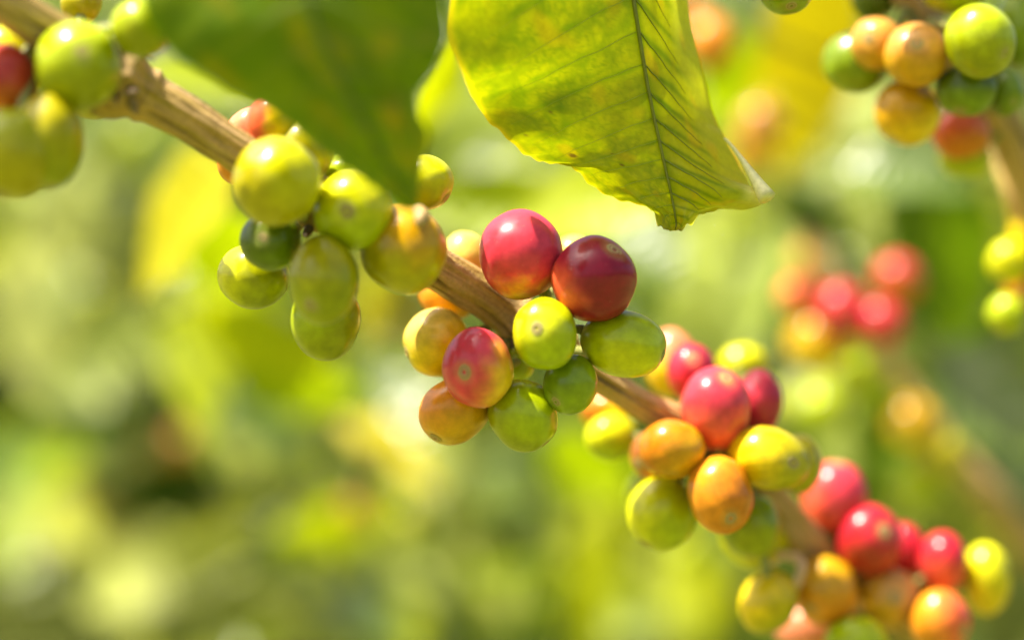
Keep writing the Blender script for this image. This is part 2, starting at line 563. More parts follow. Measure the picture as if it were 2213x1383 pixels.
def put_leaf(parent, px, py, d, length_px, ang, kind, mode, var=None, width=1.0, jit=0.0):
    """leaf centred on a pixel; ang = image angle of the tip direction in degrees (0 right, 90 up)"""
    n = Vector(MODES[mode]) if isinstance(mode, str) else Vector(mode)
    if jit: n = n + Vector((rnd.uniform(-jit, jit), rnd.uniform(-jit, jit), rnd.uniform(-jit, jit)))
    n.normalize()
    u = Vector((math.cos(math.radians(ang)), 0, math.sin(math.radians(ang))))
    t = (u - n * u.dot(n)).normalized()
    x = t.cross(n).normalized()
    L = length_px * psize(d)
    o = bpy.data.objects.new('leaf', leaf_variant(kind, rnd.randrange(6) if var is None else var))
    R = Matrix((x, t, n)).transposed().to_4x4()
    c = at(px, py, d)
    base = c - t * (L * 0.5)
    o.matrix_world = Matrix.Translation(base) @ R @ Matrix.Diagonal((L * width, L, L, 1))
    COL.objects.link(o)
    if parent is not None: under(o, parent)
    return base


def hero_leaf(rows, parent, n_r, n_c, colour, ribs, label, mid_col, rib_r, seed, vein_col, reach_r=0.9):
    """rows: (midrib px,py,d), (left px,py,d), (right px,py,d) along the leaf; blade with midrib and side veins as sub-parts"""
    Mi = catmull([r[0] for r in rows], n_r)
    Le = catmull([r[1] for r in rows], n_r)
    Ri = catmull([r[2] for r in rows], n_r)
    vs, cs = [], []
    half = n_c

    def surf(i, s):
        m, e = Mi[i], (Le[i] if s < 0 else Ri[i])
        f = abs(s)
        q = m + (e - m) * f
        bulge = math.sin(f * math.pi) * 0.0022
        p = at(q[0], q[1], q[2] - bulge)
        t = i / (n_r - 1)
        p.y += 0.0011 * math.sin(t * 36 + s * 3 + seed) * f ** 2      # wavy margin
        p.y += 0.0006 * noise.noise(Vector((s * 5, t * 14, seed)))
        p.z += 0.0012 * noise.noise(Vector((s * 3, t * 30, seed + 4))) * f ** 3
        return p
    for i in range(n_r):
        t = i / (n_r - 1)
        for j in range(-half, half + 1):
            s = j / half
            vs.append(surf(i, s))
            cs.append(colour(t, s))
    nc = 2 * half + 1
    o = mesh_obj('leaf', vs, grid_faces(n_r, nc), M_BLADE, None, cols=cs)
    under(o, parent)
    if label: o['label'] = label
    off = Vector((0, -0.0004, 0))
    idx = list(range(0, n_r, max(1, n_r // 60)))
    tube('midrib', [surf(i, 0.0001) + off for i in idx],
         [rib_r * (1.15 - 0.85 * k / len(idx)) for k in range(len(idx))], M_RIB, o, 8, mid_col)
    for (t0, side) in ribs:
        pp = []
        for q in range(12):
            f = q / 11
            i = int(min(n_r - 1, (t0 + 0.065 * f + 0.03 * f * f) * (n_r - 1)))
            pp.append(surf(i, side * f * (0.9 if side < 0 else reach_r) + 0.0001) + off * 0.55)
        tube('vein', pp, [rib_r * (0.22 if side < 0 else 0.42) * (1 - 0.75 * q / 11) for q in range(12)], M_RIB, o, 5, vein_col(side))
    return o



# ================================================================== the branch that crosses the picture
main = empty('coffee_branch', at(-260, -190, .435))
tag(main, 'thick tan branch crossing from upper left to lower right, loaded with green and red cherries', 'branch')
MAIN_CTRL = [(-260, -190, .435, 48), (-90, -70, .445, 46), (60, 40, .455, 44), (170, 110, .462, 52), (255, 175, .466, 66), (310, 205, .468, 52),
             (400, 255, .470, 45), (500, 318, .473, 42), (600, 385, .477, 44), (720, 455, .482, 48), (840, 520, .488, 46),
             (960, 590, .496, 45), (1060, 650, .501, 42), (1150, 715, .505, 46), (1220, 765, .508, 38), (1310, 825, .511, 30),
             (1400, 880, .515, 30), (1500, 935, .522, 38), (1590, 995, .530, 40), (1660, 1065, .537, 36), (1720, 1140, .543, 36),
             (1790, 1215, .550, 38), (1880, 1290, .556, 38), (1980, 1370, .563, 34), (2120, 1480, .575, 30)]
mpts, mrad = bark_tube('stem', MAIN_CTRL, main, 1, 520, 64, .6, ((250, 172, .466), (690, 437, .481), (1165, 726, .505), (1560, 975, .527), (1830, 1248, .553)))
MP = [at(x + i, y + i * .63, d) for (x, y, d) in ((60, 40, .466), (235, 165, .474), (690, 455, .488), (1165, 725, .511), (1560, 980, .535), (1840, 1255, .559))
      for i in (-55, -20, 20, 55)]


def node_swell(px, py, d, r, parent, seed, col=(0.17, 0.12, 0.06)):
    """ring of dried bracts where a cluster springs from the branch"""
    c = at(px, py, d); k = psize(d)
    rr = random.Random(seed)
    for q in range(7):
        a = rr.uniform(0, 6.28); b = rr.uniform(-0.5, 0.8)
        dv = Vector((math.cos(a), -0.5 + b, math.sin(a))).normalized()
        p0 = c + dv * r * k * 0.8
        p1 = c + dv * r * k * 1.25
        p2 = c + (dv + Vector((rr.uniform(-.5, .5), -.2, rr.uniform(-.5, .5)))).normalized() * r * k * 1.55
        cur = [Vector(x) for x in catmull([tuple(p0), tuple(p1), tuple(p2)], 7)]
        w = k * rr.uniform(7, 13)
        o = tube('bract', cur, [w, w * 1.1, w * 1.0, w * .8, w * .6, w * .35, w * .1], M_STALK, None, 6,
                 Vector(col) * rr.uniform(0.5, 1.7))
        under(o, parent)


for (x, y, d, r, q) in ((255, 175, .464, 60, 1), (690, 460, .478, 52, 2), (1165, 735, .501, 46, 3), (1560, 985, .524, 42, 4), (1830, 1235, .55, 40, 5)):
    node_swell(x, y, d, r, main, q)


def ch(*a, **k):
    return cherry(main, MP, *a, **k)


# --- cluster at the upper left, nearer than the focus
ch(168, 143, 88, 92, .452, 'lime', 'olive', (0.2, -1), .3, navel=(195, 117), label='glossy lime green cherry with a white highlight, large at the upper left')
ch(4, 182, 74, 84, .456, 'brick', 'dorange', (.2, -1), .7, label='dull brick red cherry cut by the left edge of the picture')
ch(20, 122, 64, 64, .464, 'limey', label='yellow cherry mostly hidden behind the brick red one at the left edge')
ch(106, 305, 70, 100, .450, 'yolive', 'olive', (0, -1), .3, label='olive green cherry hanging below the large lime one at the left')
ch(22, 332, 90, 95, .447, 'olive', 'yolive', (.2, -1), .2, label='blurred green cherry lowest at the left edge of the picture')
ch(205, 188, 68, 68, .478, 'yolive', label='olive yellow cherry showing as a sliver under the large lime one')
ch(214, 142, 60, 60, .482, 'orange', label='orange cherry peeping out between the large lime one and the stem')
ch(176, 6, 42, 44, .478, 'yolive', label='olive yellow cherry at the top edge above the large lime one')
ch(8, 82, 48, 48, .482, 'red', label='red cherry behind the stem at the upper left corner')
ch(306, 62, 62, 62, .450, 'lime', 'olive', (0, -1), .2, label='blurred lime cherry at the top beside the dark leaf')

# --- second cluster
ch(598, 393, 91, 92, .462, 'yolive', 'limey', (.6, .3), .5, navel=(560, 335), label='big blurred yellow-green cherry on the branch under the dark leaf')
ch(763, 456, 81, 83, .470, 'lime', 'limey', (0, 1), .2, navel=(755, 461), label='lime cherry with a broad white highlight and a pale scar facing the lens')
ch(872, 539, 89, 92, .474, 'yolive', 'ochre', (.3, 1), .25, navel=(925, 465), stalk=False, label='olive yellow cherry with a dried tip, right end of the second cluster')
ch(918, 395, 59, 57, .486, 'limey', 'olive', (0, -1), .5, navel=(964, 430), label='bright yellow cherry half hidden by the tip of the dark leaf')
ch(585, 521, 62, 61, .474, 'dgreen', 'green', (1, -.3), .4, navel=(573, 516), label='small dark green cherry under the big blurred yellow-green one')
ch(548, 597, 74, 67, .488, 'limey', 'olive', (.8, -.8), .3, label='bright yellow-lime cherry leftmost and low in the second cluster')
ch(698, 606, 71, 92, .466, 'olive', 'yolive', (0, 1), .4, rot=0, navel=(678, 661), label='olive green oval cherry with a brown scar hanging in the second cluster')
ch(703, 690, 71, 86, .484, 'olive', 'lime', (-.5, 1), .2, label='olive cherry lowest in the second cluster, behind another oval one')
ch(528, 348, 56, 55, .490, 'orange', label='orange cherry showing as a sliver below the stem at left')
ch(545, 284, 50, 50, .484, 'rose', label='sunlit pale pink cherry just above the stem near the dark leaf')
ch(590, 268, 54, 58, .476, 'coral', 'yellow', (1, 0), .2, soft=.25, label='red and yellow cherry tucked beneath the edge of the dark leaf')
ch(655, 325, 66, 64, .476, 'yolive', label='olive yellow cherry shaded under the dark leaf')
ch(748, 386, 56, 52, .486, 'lime', label='lime cherry behind the one with the broad white highlight')

# --- third cluster, in focus
ch(1125, 551, 87, 92, .489, 'pink', 'yellow', (.15, -1), .92, soft=.35, rot=10, axis=(.25, .75, .6), stalk=False, label='plump pink-red cherry with a yellow underside, top of the sharp cluster')
ch(1284, 604, 88, 88, .484, 'maroon', 'coral', (-1, -.45), .80, soft=.30, navel=(1325, 543), label='dark maroon cherry with a red and orange left side, in sharp focus')
ch(1178, 722, 66, 75, .480, 'lime', 'limey', (-.6, 1), .3, rot=8, navel=(1160, 710), label='lime cherry with a tan scar in the middle of the sharp cluster')
ch(1347, 743, 89, 69, .489, 'lime', 'limey', (-.2, -1), .3, rot=-12, navel=(1431, 766), label='olive oval cherry lying sideways under the dark maroon one')
ch(1233, 830, 56, 62, .486, 'mgreen', 'green', (-.7, .2), .5, rot=-10, navel=(1202, 866), label='smallest deep green cherry in the sharp cluster')
ch(1130, 897, 68, 77, .489, 'olive', 'lime', (.3, .2), .3, rot=32, navel=(1182, 961), label='olive green oval cherry lowest in the sharp cluster')
ch(1033, 795, 73, 82, .482, 'pink', 'yellow', (1, -.35), .68, soft=.5, rot=8, navel=(1005, 803), label='red cherry blushed with yellow, olive scar facing the lens')
ch(984, 887, 77, 66, .493, 'orange', 'ochre', (.4, -.6), .3, rot=35, label='orange-yellow cherry under the red and yellow one')
ch(945, 741, 70, 71, .499, 'yellow', 'cream', (-.5, .8), .6, label='yellow cherry at the left of the sharp cluster below the stem')
ch(1003, 563, 52, 60, .508, 'tan', 'cream', (0, 1), .3, label='pale orange cherry behind the stem beside the plump pink-red one')
ch(1242, 553, 45, 42, .512, 'cream', label='cream cherry peeking out between the pink-red and maroon ones')
ch(972, 636, 64, 54, .510, 'ochre', 'orange', (-1, 0), .3, label='orange-yellow cherry behind the stem left of the sharp cluster')
ch(1112, 782, 42, 42, .503, 'lime', label='lime cherry nearly hidden in the heart of the sharp cluster')

# --- fourth cluster
ch(1546, 884, 71, 88, .515, 'coral', 'pink', (0, 1), .1, navel=(1566, 817), label='pink-red oval cherry with a hard white highlight in the fourth cluster')
ch(1495, 805, 51, 61, .528, 'plum', 'red', (0, -1), .2, navel=(1495, 775), label='mauve-red cherry behind the highlighted pink-red oval one')
ch(1640, 867, 50, 65, .526, 'plum', 'pink', (-.6, .6), .3, label='plum red cherry right of the highlighted pink-red oval one')
ch(1452, 787, 54, 72, .542, 'rose', 'yellow', (0, -1), .1, label='blurred orange cherry behind the mauve-red one')
ch(1605, 790, 52, 44, .565, 'yolive', 'limey', (0, 1), .2, label='blurred yellow cherry above the plum red one')
ch(1452, 970, 68, 61, .509, 'dorange', 'ochre', (.8, -.5), .2, axis=(-.5, .6, -.5), stalk=False, label='tan orange cherry with a small white highlight left in the fourth cluster')
ch(1425, 984, 60, 56, .524, 'brown', 'dorange', (.5, -.5), .3, label='brown cherry behind the tan orange one')
ch(1557, 1069, 67, 81, .507, 'orange', 'dorange', (1, -.3), .3, rot=12, navel=(1572, 1114), label='smooth orange egg-shaped cherry low in the fourth cluster')
ch(1430, 1109, 72, 76, .518, 'limey', 'lime', (1, -.3), .3, rot=-12, navel=(1394, 1172), label='yellow-lime cherry at the lower left of the fourth cluster')
ch(1662, 990, 86, 64, .512, 'yolive', 'yellow', (-1, .2), .2, rot=-15, navel=(1707, 993), label='glossy olive-yellow oval cherry at the right of the fourth cluster')
ch(1728, 1002, 46, 60, .524, 'yolive', label='olive-yellow cherry tucked behind the glossy olive-yellow oval one')
ch(1624, 1136, 61, 68, .526, 'mgreen', 'olive', (0, -1), .1, label='green cherry behind the smooth orange egg-shaped one')
ch(1322, 945, 54, 49, .536, 'lime', 'limey', (-.5, .8), .2, label='blurred lime cherry under the stem left of the fourth cluster')
ch(1322, 888, 62, 46, .545, 'dorange', 'yellow', (.8, -.4), .3, label='blurred orange cherry under the stem left of the fourth cluster')
ch(1392, 1065, 40, 42, .546, 'lime', label='small lime cherry behind the yellow-lime one')
ch(1634, 1150, 74, 74, .545, 'limey', label='yellow cherry forming a crescent below the green one')

# --- fifth cluster, beyond the focus
ch(1805, 1075, 67, 76, .550, 'pink', 'coral', (-1, -.3), .75, label='blurred red cherry topmost of the lower right cluster')
ch(1878, 1168, 68, 74, .545, 'red', 'brick', (0, -1), .3, navel=(1902, 1142), label='blurred dark red cherry with a greyish scar in the lower right cluster')
ch(1955, 1187, 40, 56, .556, 'red', label='narrow red cherry squeezed beside the dark red one with a scar')
ch(2038, 1216, 50, 66, .551, 'red', 'coral', (0, -1), .3, label='bright red cherry beside the yellow one at the lower right')
ch(2130, 1250, 50, 74, .556, 'yellow', 'limey', (0, 1), .2, label='yellow oval cherry rightmost at the lower right')
ch(1783, 1275, 66, 72, .541, 'orange', 'ochre', (0, 1), .3, navel=(1750, 1312), label='dull orange cherry below the stem in the lower right cluster')
ch(1920, 1292, 66, 64, .547, 'tan', 'ochre', (-.8, -.5), .3, label='dull orange cherry centre of the lower right cluster')
ch(2032, 1342, 62, 66, .540, 'orange', 'coral', (1, 0), .3, label='shiny orange cherry near the lower right corner')
ch(1660, 1300, 58, 68, .534, 'yellow', 'yolive', (.6, -.8), .4, rot=-28, label='bright yellow oval cherry with a white highlight at the bottom')
ch(1850, 1392, 66, 58, .536, 'lime', label='lime cherry cut by the bottom edge of the picture')
ch(1742, 1358, 62, 54, .566, 'rose', label='blurred salmon cherry at the bottom edge')
ch(1832, 1335, 44, 44, .570, 'red', label='red cherry mostly hidden between dull orange ones')
ch(1985, 1268, 36, 42, .562, 'ochre', label='small ochre cherry between the red and the orange ones')

# bent pale stalk left where a cherry has dropped
p = [at(1668, 1196, .542), at(1700, 1200, .538), at(1732, 1212, .535), at(1728, 1245, .533), at(1712, 1275, .534)]
cur = [Vector(x) for x in catmull([tuple(x) for x in p], 15)]
under(tube('dry_stalk', cur, [.0009 + .0004 * math.sin(i * .9) ** 2 for i in range(15)], M_STALK, None, 8, (0.60, 0.40, 0.20)), main)
p = [at(905, 455, .470), at(912, 470, .463), at(906, 486, .461)]
under(tube('dry_tip', p, [.0013, .0017, .0008], M_STALK, None, 8, (0.34, 0.24, 0.09)), main)
under(tube('stalk', [at(1168, 608, .494), at(1180, 640, .496), at(1190, 690, .502)], [.0014, .0013, .0015], M_STALK, None, 8, (0.26, 0.34, 0.03)), main)
# bead of sap on the stem
sap = [at(1071 + 6 * math.sin(i * 2.1), 618 + 5 * math.cos(i * 1.7), .4935) for i in range(3)]
M_SAP, n_, b_, o_ = new_mat('sap'); b_.inputs['Base Color'].default_value = (.75, .72, .66, 1); b_.inputs['Roughness'].default_value = .12; b_.inputs['Coat Weight'].default_value = 1
under(tube('sap_bead', sap, [.0004, .0008, .0004], M_SAP, None, 8), main)

# ================================================================== branch at the upper right
upper = empty('coffee_branch', at(2330, 640, .580))
tag(upper, 'brown coffee branch at the upper right corner with a cluster of green and orange cherries', 'branch')
UP_CTRL = [(2330, 640, .580, 40), (2255, 470, .570, 42), (2190, 310, .560, 42), (2110, 180, .549, 38), (2030, 90, .543, 40), (1980, 20, .540, 32), (1925, -60, .536, 30), (1840, -200, .53, 28)]
up, ur = bark_tube('stem', UP_CTRL, upper, 5, 140, 28, .8)
UPP = up[::3]
node_swell(2035, 90, .535, 40, upper, 9, (0.08, 0.055, 0.03))


def cu(*a, **k):
    return cherry(upper, UPP, *a, **k)


cu(2118, 90, 71, 78, .510, 'lime', 'olive', (0, -1), .3, rot=14, navel=(2158, 122), label='olive-lime cherry with a brown scar, largest at the upper right')
cu(1981, 120, 66, 66, .518, 'ochre', 'tan', (0, 1), .2, navel=(1971, 100), label='ochre cherry with a dark scar beside the largest olive-lime one')
cu(1894, 95, 53, 55, .527, 'ochre', 'tan', (-.5, 1), .2, navel=(1870, 88), label='small orange cherry in front of a green one at the upper right')
cu(1850, 136, 68, 64, .536, 'green', 'mgreen', (0, -1), .3, label='green cherry leftmost in the upper right cluster')
cu(1962, 243, 70, 68, .530, 'yellow', 'ochre', (-.3, .4), .2, label='yellow-orange cherry hanging lowest in front at the upper right')
cu(2088, 196, 62, 54, .520, 'dgreen', 'green', (0, -1), .2, navel=(2070, 243), label='dark green cherry under the largest olive-lime one')
cu(2172, 200, 38, 50, .526, 'dgreen', 'green', (.4, 0), .2, label='narrow dark green cherry right of another dark green one')
cu(2076, 290, 62, 52, .548, 'dorange', 'coral', (-.5, 1), .3, label='blurred red-orange cherry below the dark green ones')
cu(2086, 340, 56, 44, .556, 'yolive', 'lime', (0, -1), .2, label='blurred yellow-green cherry lowest in the upper right cluster')
cu(2200, 62, 48, 80, .532, 'green', 'mgreen', (-.6, .5), .3, label='blurred green cherry at the right edge near the top')
cu(2060, -22, 66, 50, .522, 'lime', 'olive', (0, -1), .1, label='lime cherry cut by the top edge at the right')
cu(1888, -2, 46, 48, .542, 'dgreen', label='dark green cherry cut by the top edge beside the stem')

# ================================================================== branch above the frame that carries the two big leaves
over = empty('coffee_branch', at(60, -640, .46))
tag(over, 'coffee twig at the top edge carrying the dark green and the yellow-veined hanging leaves', 'branch')
OV = [(60, -640, .46, 22), (350, -560, .452, 24), (620, -500, .450, 26), (1000, -470, .468, 24), (1350, -470, .486, 26), (1700, -420, .505, 22), (2000, -360, .52, 18)]
ov, orad = bark_tube('stem', OV, over, 8, 120, 20)
cherry(over, [at(1690, -150, .505)], 1700, -36, 61, 64, .497, 'olive', 'mgreen', (0, -1), .4, navel=(1706, 17), label='green cherry with a brown scar cut by the top edge', stalk=True)
under(tube('twig', [at(1690, -150, .505), at(1680, -300, .505), at(1660, -425, .503)], [.0016, .0018, .0022], M_STALK, None, 8, (.2, .2, .07)), over)


def vor_edge(p):
    d, _ = noise.voronoi(p)
    return d[1] - d[0]


RIBS_Y = [0.10 + 0.062 * i for i in range(14)]


def col_yellow(t, s):
    f = abs(s)
    yl = Vector((0.37, 0.40, 0.002)); gr = Vector((0.135, 0.225, 0.002)); dk = Vector((0.08, 0.12, 0.004)); oc = Vector((0.58, 0.36, 0.008))
    tt = t - 0.065 * f - 0.03 * f * f
    wob = noise.noise(Vector((s * 6, t * 18, 2.0)))
    dv = min(abs(tt + 0.010 * wob * f - r) for r in RIBS_Y) / 0.031
    if s > 0:
        a = 0.85 * math.exp(-(dv / (0.34 + 0.15 * wob)) ** 2) * (1 - 0.5 * f)
        a = max(a, 0.7 * math.exp(-(f / 0.10) ** 2))
    else:
        a = 0.85 * math.exp(-(dv / 0.30) ** 2) * max(0, 0.8 + 0.8 * wob) * (1 - 0.35 * f)
        # broad green net that follows the small veins, yellow islands between
        q = Vector((s * 8.2 + 0.3 * noise.noise(Vector((s * 7, t * 13, 1))), t * 21.0 + 3.2 * s + 0.3 * noise.noise(Vector((s * 7, t * 13, 7))), 0.3))
        e = vor_edge(q)
        gate = max(0.0, min(1.0, 0.80 + 1.0 * noise.noise(Vector((s * 3.4, t * 8.0, 21)))))
        a = max(a, math.exp(-(e / 0.24) ** 2) * gate * 0.6)
        a = max(a, 0.5 * math.exp(-(vor_edge(q * 2.3) / 0.18) ** 2))
        a = min(1.0, max(0.0, a + 0.30 * noise.noise(Vector((s * 11, t * 26, 31)))))
        a = max(a, 0.45 * math.exp(-(f / 0.05) ** 2))
    big = 0.5 + 0.5 * noise.noise(Vector((s * 2.6, t * 7.0, 9.0)))
    a = a * (0.65 + 0.6 * big) + 0.42 * max(0, 0.72 - t) * (0.6 + 0.8 * big)
    a = max(0.0, min(1.0, a))
    c = yl.lerp(gr, a)
    c = c.lerp(dk, 0.75 * math.exp(-(f / 0.014) ** 2))
    if s > 0: c = c.lerp(dk, 0.30 * math.exp(-(dv / 0.22) ** 2) * (1 - f))
    if s > 0: c = c.lerp(Vector((0.40, 0.44, 0.03)), 0.7 * sstep(0.52, 0.78, f + 0.06 * wob))          # outer strip of the folded half, light from behind put into its paler colour
    if s > 0: c = c.lerp(Vector((0.80, 0.78, 0.34)), 0.9 * math.exp(-((t - 0.648) / 0.035) ** 2) * sstep(0.72, 0.92, f))    # bleached curled lobe
    o = sstep(0.25, 0.6, noise.noise(Vector((s * 5 + 8, t * 13, 4)))) * 0.30
    c = c.lerp(oc, o)
    c = c.lerp(Vector((0.68, 0.56, 0.008)), 0.8 * sstep(0.95, 1.0, f) * (s < 0))
    for (ts, ss, rr) in ((0.552, -0.70, .0105), (0.47, -0.86, .004), (0.615, -0.40, .008), (0.56, -0.40, .0025), (0.70, -0.16, .003), (0.42, -0.62, .003)):
        dd = math.hypot((t - ts), (s - ss) * 0.42)
        c = c.lerp(Vector((0.10, 0.055, 0.015)), 0.85 * (1 - sstep(rr * 0.6, rr * 1.3, dd)))
    c = c.lerp(Vector((0.20, 0.17, 0.01)), 0.6 * sstep(0.93, 1.0, t))
    return c


rowsY = []
for m, l, r, dm, dl, dr in (
        ((1335, -430), (1328, -432), (1342, -432), .486, .486, .486),
        ((1346, -285), (1135, -250), (1445, -280), .487, .476, .494),
        ((1356, -140), (1005, -90), (1474, -120), .488, .470, .500),
        ((1366, -20), (968, 60), (1490, 20), .489, .472, .503),
        ((1380, 70), (998, 158), (1508, 118), .4895, .476, .503),
        ((1393, 150), (1022, 212), (1530, 200), .490, .480, .503),
        ((1406, 220), (1063, 270), (1553, 270), .490, .483, .502),
        ((1419, 280), (1118, 320), (1582, 332), .490, .485, .500),
        ((1430, 330), (1172, 350), (1616, 390), .490, .487, .497),
        ((1440, 375), (1228, 360), (1655, 425), .490, .488, .492),
        ((1449, 415), (1275, 398), (1622, 452), .490, .489, .494),
        ((1455, 445), (1340, 432), (1562, 452), .490, .490, .494),
        ((1459, 468), (1402, 450), (1522, 462), .490, .490, .492),
        ((1461, 486), (1424, 487), (1492, 484), .490, .490, .491),
        ((1458, 499), (1440, 499), (1470, 497), .490, .490, .490)):
    rowsY.append(((*m, dm), (*l, dl), (*r, dr)))
hero_leaf(rowsY, over, 240, 60, col_yellow, [(r, -1) for r in RIBS_Y[1:13]] + [(r, 1) for r in RIBS_Y[1:11]],
          'yellow-green leaf with a network of darker veins and brown specks, hanging in focus', Vector((0.15, 0.17, 0.008)), 0.00045, 3, lambda sd_: (0.26, 0.32, 0.004) if sd_ < 0 else (0.15, 0.19, 0.006), 0.6)
cl = []
for i in range(15):
    q = i / 14
    cl.append((1566 + 82 * q + 10 * q * q, 300 + 128 * q ** 1.25, .4975 - .009 * q))
o_curl = tube('curled_margin', [at(*c) for c in cl], [.0003 + .0016 * (i / 14) ** 2.2 for i in range(15)], M_RIB, None, 10, (0.62, 0.60, 0.26))
under(o_curl, over)
under(tube('petiole', [at(1335, -425, .486), at(1338, -445, .486), at(1345, -470, .486)], [.0011, .0013, .0016], M_STALK, None, 8, (.28, .3, .05)), over)


def col_dark(t, s):
    f = abs(s)
    g = Vector((0.125, 0.22, 0.003)); d = Vector((0.08, 0.15, 0.002)); y = Vector((0.30, 0.27, 0.003)); l = Vector((0.17, 0.25, 0.003))
    n1 = noise.noise(Vector((s * 2.4, t * 5, 3)))
    c = g.lerp(d, max(0, min(1, 0.5 + 0.9 * n1)))
    c = c.lerp(l, max(0, min(1, 1.4 * noise.noise(Vector((s * 3, t * 7, 11))))))
    tt = t - 0.065 * f - 0.03 * f * f
    dv = min(abs(tt - (0.08 + 0.075 * i)) for i in range(12)) / 0.037
    c = c.lerp(l, 0.8 * math.exp(-(dv / 0.2) ** 2))
    c = c.lerp(y, 0.5 * sstep(0.15, 0.55, noise.noise(Vector((s * 4 + 3, t * 9, 17)))))
    for (ts, ss, rr, k) in ((0.60, 0.55, .05, .95), (0.55, -0.42, .035, .6), (0.76, 0.62, .05, .7), (0.40, 0.1, .04, .4)):
        dd = math.hypot(t - ts, (s - ss) * 0.3)
        c = c.lerp(y, k * math.exp(-(dd / rr) ** 2))
    return c


rowsD = []
for m, l, r, dm, dl, dr in (
        ((560, -470), (555, -472), (566, -470), .446, .446, .446),
        ((575, -380), (420, -330), (720, -420), .440, .442, .440),
        ((600, -260), (325, -160), (850, -280), .434, .440, .436),
        ((630, -130), (310, 10), (930, -130), .431, .438, .434),
        ((665, 0), (350, 85), (962, 20), .430, .437, .434),
        ((700, 90), (420, 150), (966, 95), .431, .438, .435),
        ((735, 165), (510, 206), (940, 150), .432, .439, .436),
        ((765, 225), (590, 245), (905, 200), .434, .440, .437),
        ((795, 280), (660, 300), (905, 245), .436, .441, .438),
        ((820, 325), (720, 345), (928, 295), .439, .443, .441),
        ((845, 370), (775, 385), (918, 345), .442, .445, .444),
        ((865, 408), (808, 405), (910, 392), .445, .447, .446),
        ((878, 440), (845, 434), (906, 430), .448, .449, .448),
        ((886, 456), (872, 455), (898, 454), .450, .450, .450)):
    rowsD.append(((*m, dm - .010), (*l, dl - .010), (*r, dr - .010)))
hero_leaf(rowsD, over, 130, 30, col_dark, [(0.08 + 0.075 * i, sd_) for i in range(11) for sd_ in (-1, 1)],
          'large dark green leaf with dull yellow blotches, blurred close to the lens', Vector((0.09, 0.14, 0.01)), 0.0006, 6, lambda sd_: (0.08, 0.13, 0.008))
under(tube('petiole', [at(560, -468, .436), at(575, -490, .443), at(600, -505, .450)], [.0011, .0013, .0016], M_STALK, None, 8, (.2, .24, .05)), over)
# more leaves of the same twig above the frame
for (x, y, d, L, a, kd, md) in ((1850, -560, .53, 850, 10, 'green', (.2, .3, .9)), (1180, -640, .50, 700, 60, 'green', (.1, .6, .75))):
    put_leaf(over, x, y, d, L, a, kd, md)
# ================================================================== shrubs behind
def shrub_root(x, y, label, group='coffee shrubs in the blurred background'):
    e = empty('coffee_shrub', (x, y, 0))
    tag(e, label, 'shrub', group)
    return e


def trunk(root, h, r, lean=(0, 0)):
    b = root.location
    pts = [Vector((b.x + lean[0] * q + 0.02 * math.sin(q * 5 + b.x * 9), b.y + lean[1] * q, h * q)) for q in [i / 9 for i in range(10)]]
    under(tube('trunk', pts, [r * (1 - 0.6 * i / 9) for i in range(10)], M_WOOD, None, 10), root)
    return pts


def reach(root, tr, base, d0=0.0016):
    """twig from the trunk to the foot of a leaf"""
    p0 = min(tr, key=lambda q: (q - base).length + 0.6 * max(0, q.z - base.z))
    mid = p0.lerp(base, 0.55) + Vector((0, 0.05, -0.02))
    cur = [Vector(x) for x in catmull([tuple(p0), tuple(mid), tuple(base)], 10)]
    under(tube('twig', cur, [0.0019 - 0.0010 * i / 9 for i in range(10)], M_SHOOT, None, 6), root)


def laterals(root, tr, n, reach_m, zlo, zhi, kinds, seed, leaf=0.125, toward=None):
    """side branches with pairs of drooping leaves, as coffee grows"""
    r = random.Random(seed)
    b = root.location
    for i in range(n):
        z = zlo + (zhi - zlo) * (i + r.random()) / n
        az = r.uniform(0, 6.283) if toward is None else toward + r.uniform(-0.75, 0.75)
        L = reach_m * r.uniform(0.6, 1.1)
        p0 = min(tr, key=lambda q: abs(q.z - z)).copy(); p0.z = z
        dv = Vector((math.cos(az), math.sin(az), 0.18))
        pts = [p0 + dv * (L * q) + Vector((0, 0, -0.30 * L * q * q)) for q in [k / 7 for k in range(8)]]
        under(tube('side_branch', pts, [0.0042 - 0.0030 * k / 7 for k in range(8)], M_SHOOT, None, 6), root)
        m = max(2, int(L / (leaf * 0.55)))
        for j in range(1, m + 1):
            q = j / m
            p = p0 + dv * (L * q) + Vector((0, 0, -0.30 * L * q * q))
            if p.y < 0.72: continue
            for sd_ in (-1, 1):
                t = Vector((math.cos(az + sd_ * 1.15), math.sin(az + sd_ * 1.15), r.uniform(-0.75, 0.25))).normalized()
                nn = Vector((r.uniform(-.5, .5), r.uniform(-.75, .35), 1)).normalized()
                nn = (nn - t * nn.dot(t)).normalized()
                x = t.cross(nn)
                ln = leaf * r.uniform(0.7, 1.15)
                o = bpy.data.objects.new('leaf', leaf_variant(r.choice(kinds), r.randrange(6)))
                o.matrix_world = Matrix.Translation(p) @ Matrix((x, t, nn)).transposed().to_4x4() @ Matrix.Diagonal((ln, ln, ln, 1))
                COL.objects.link(o)
                under(o, root)


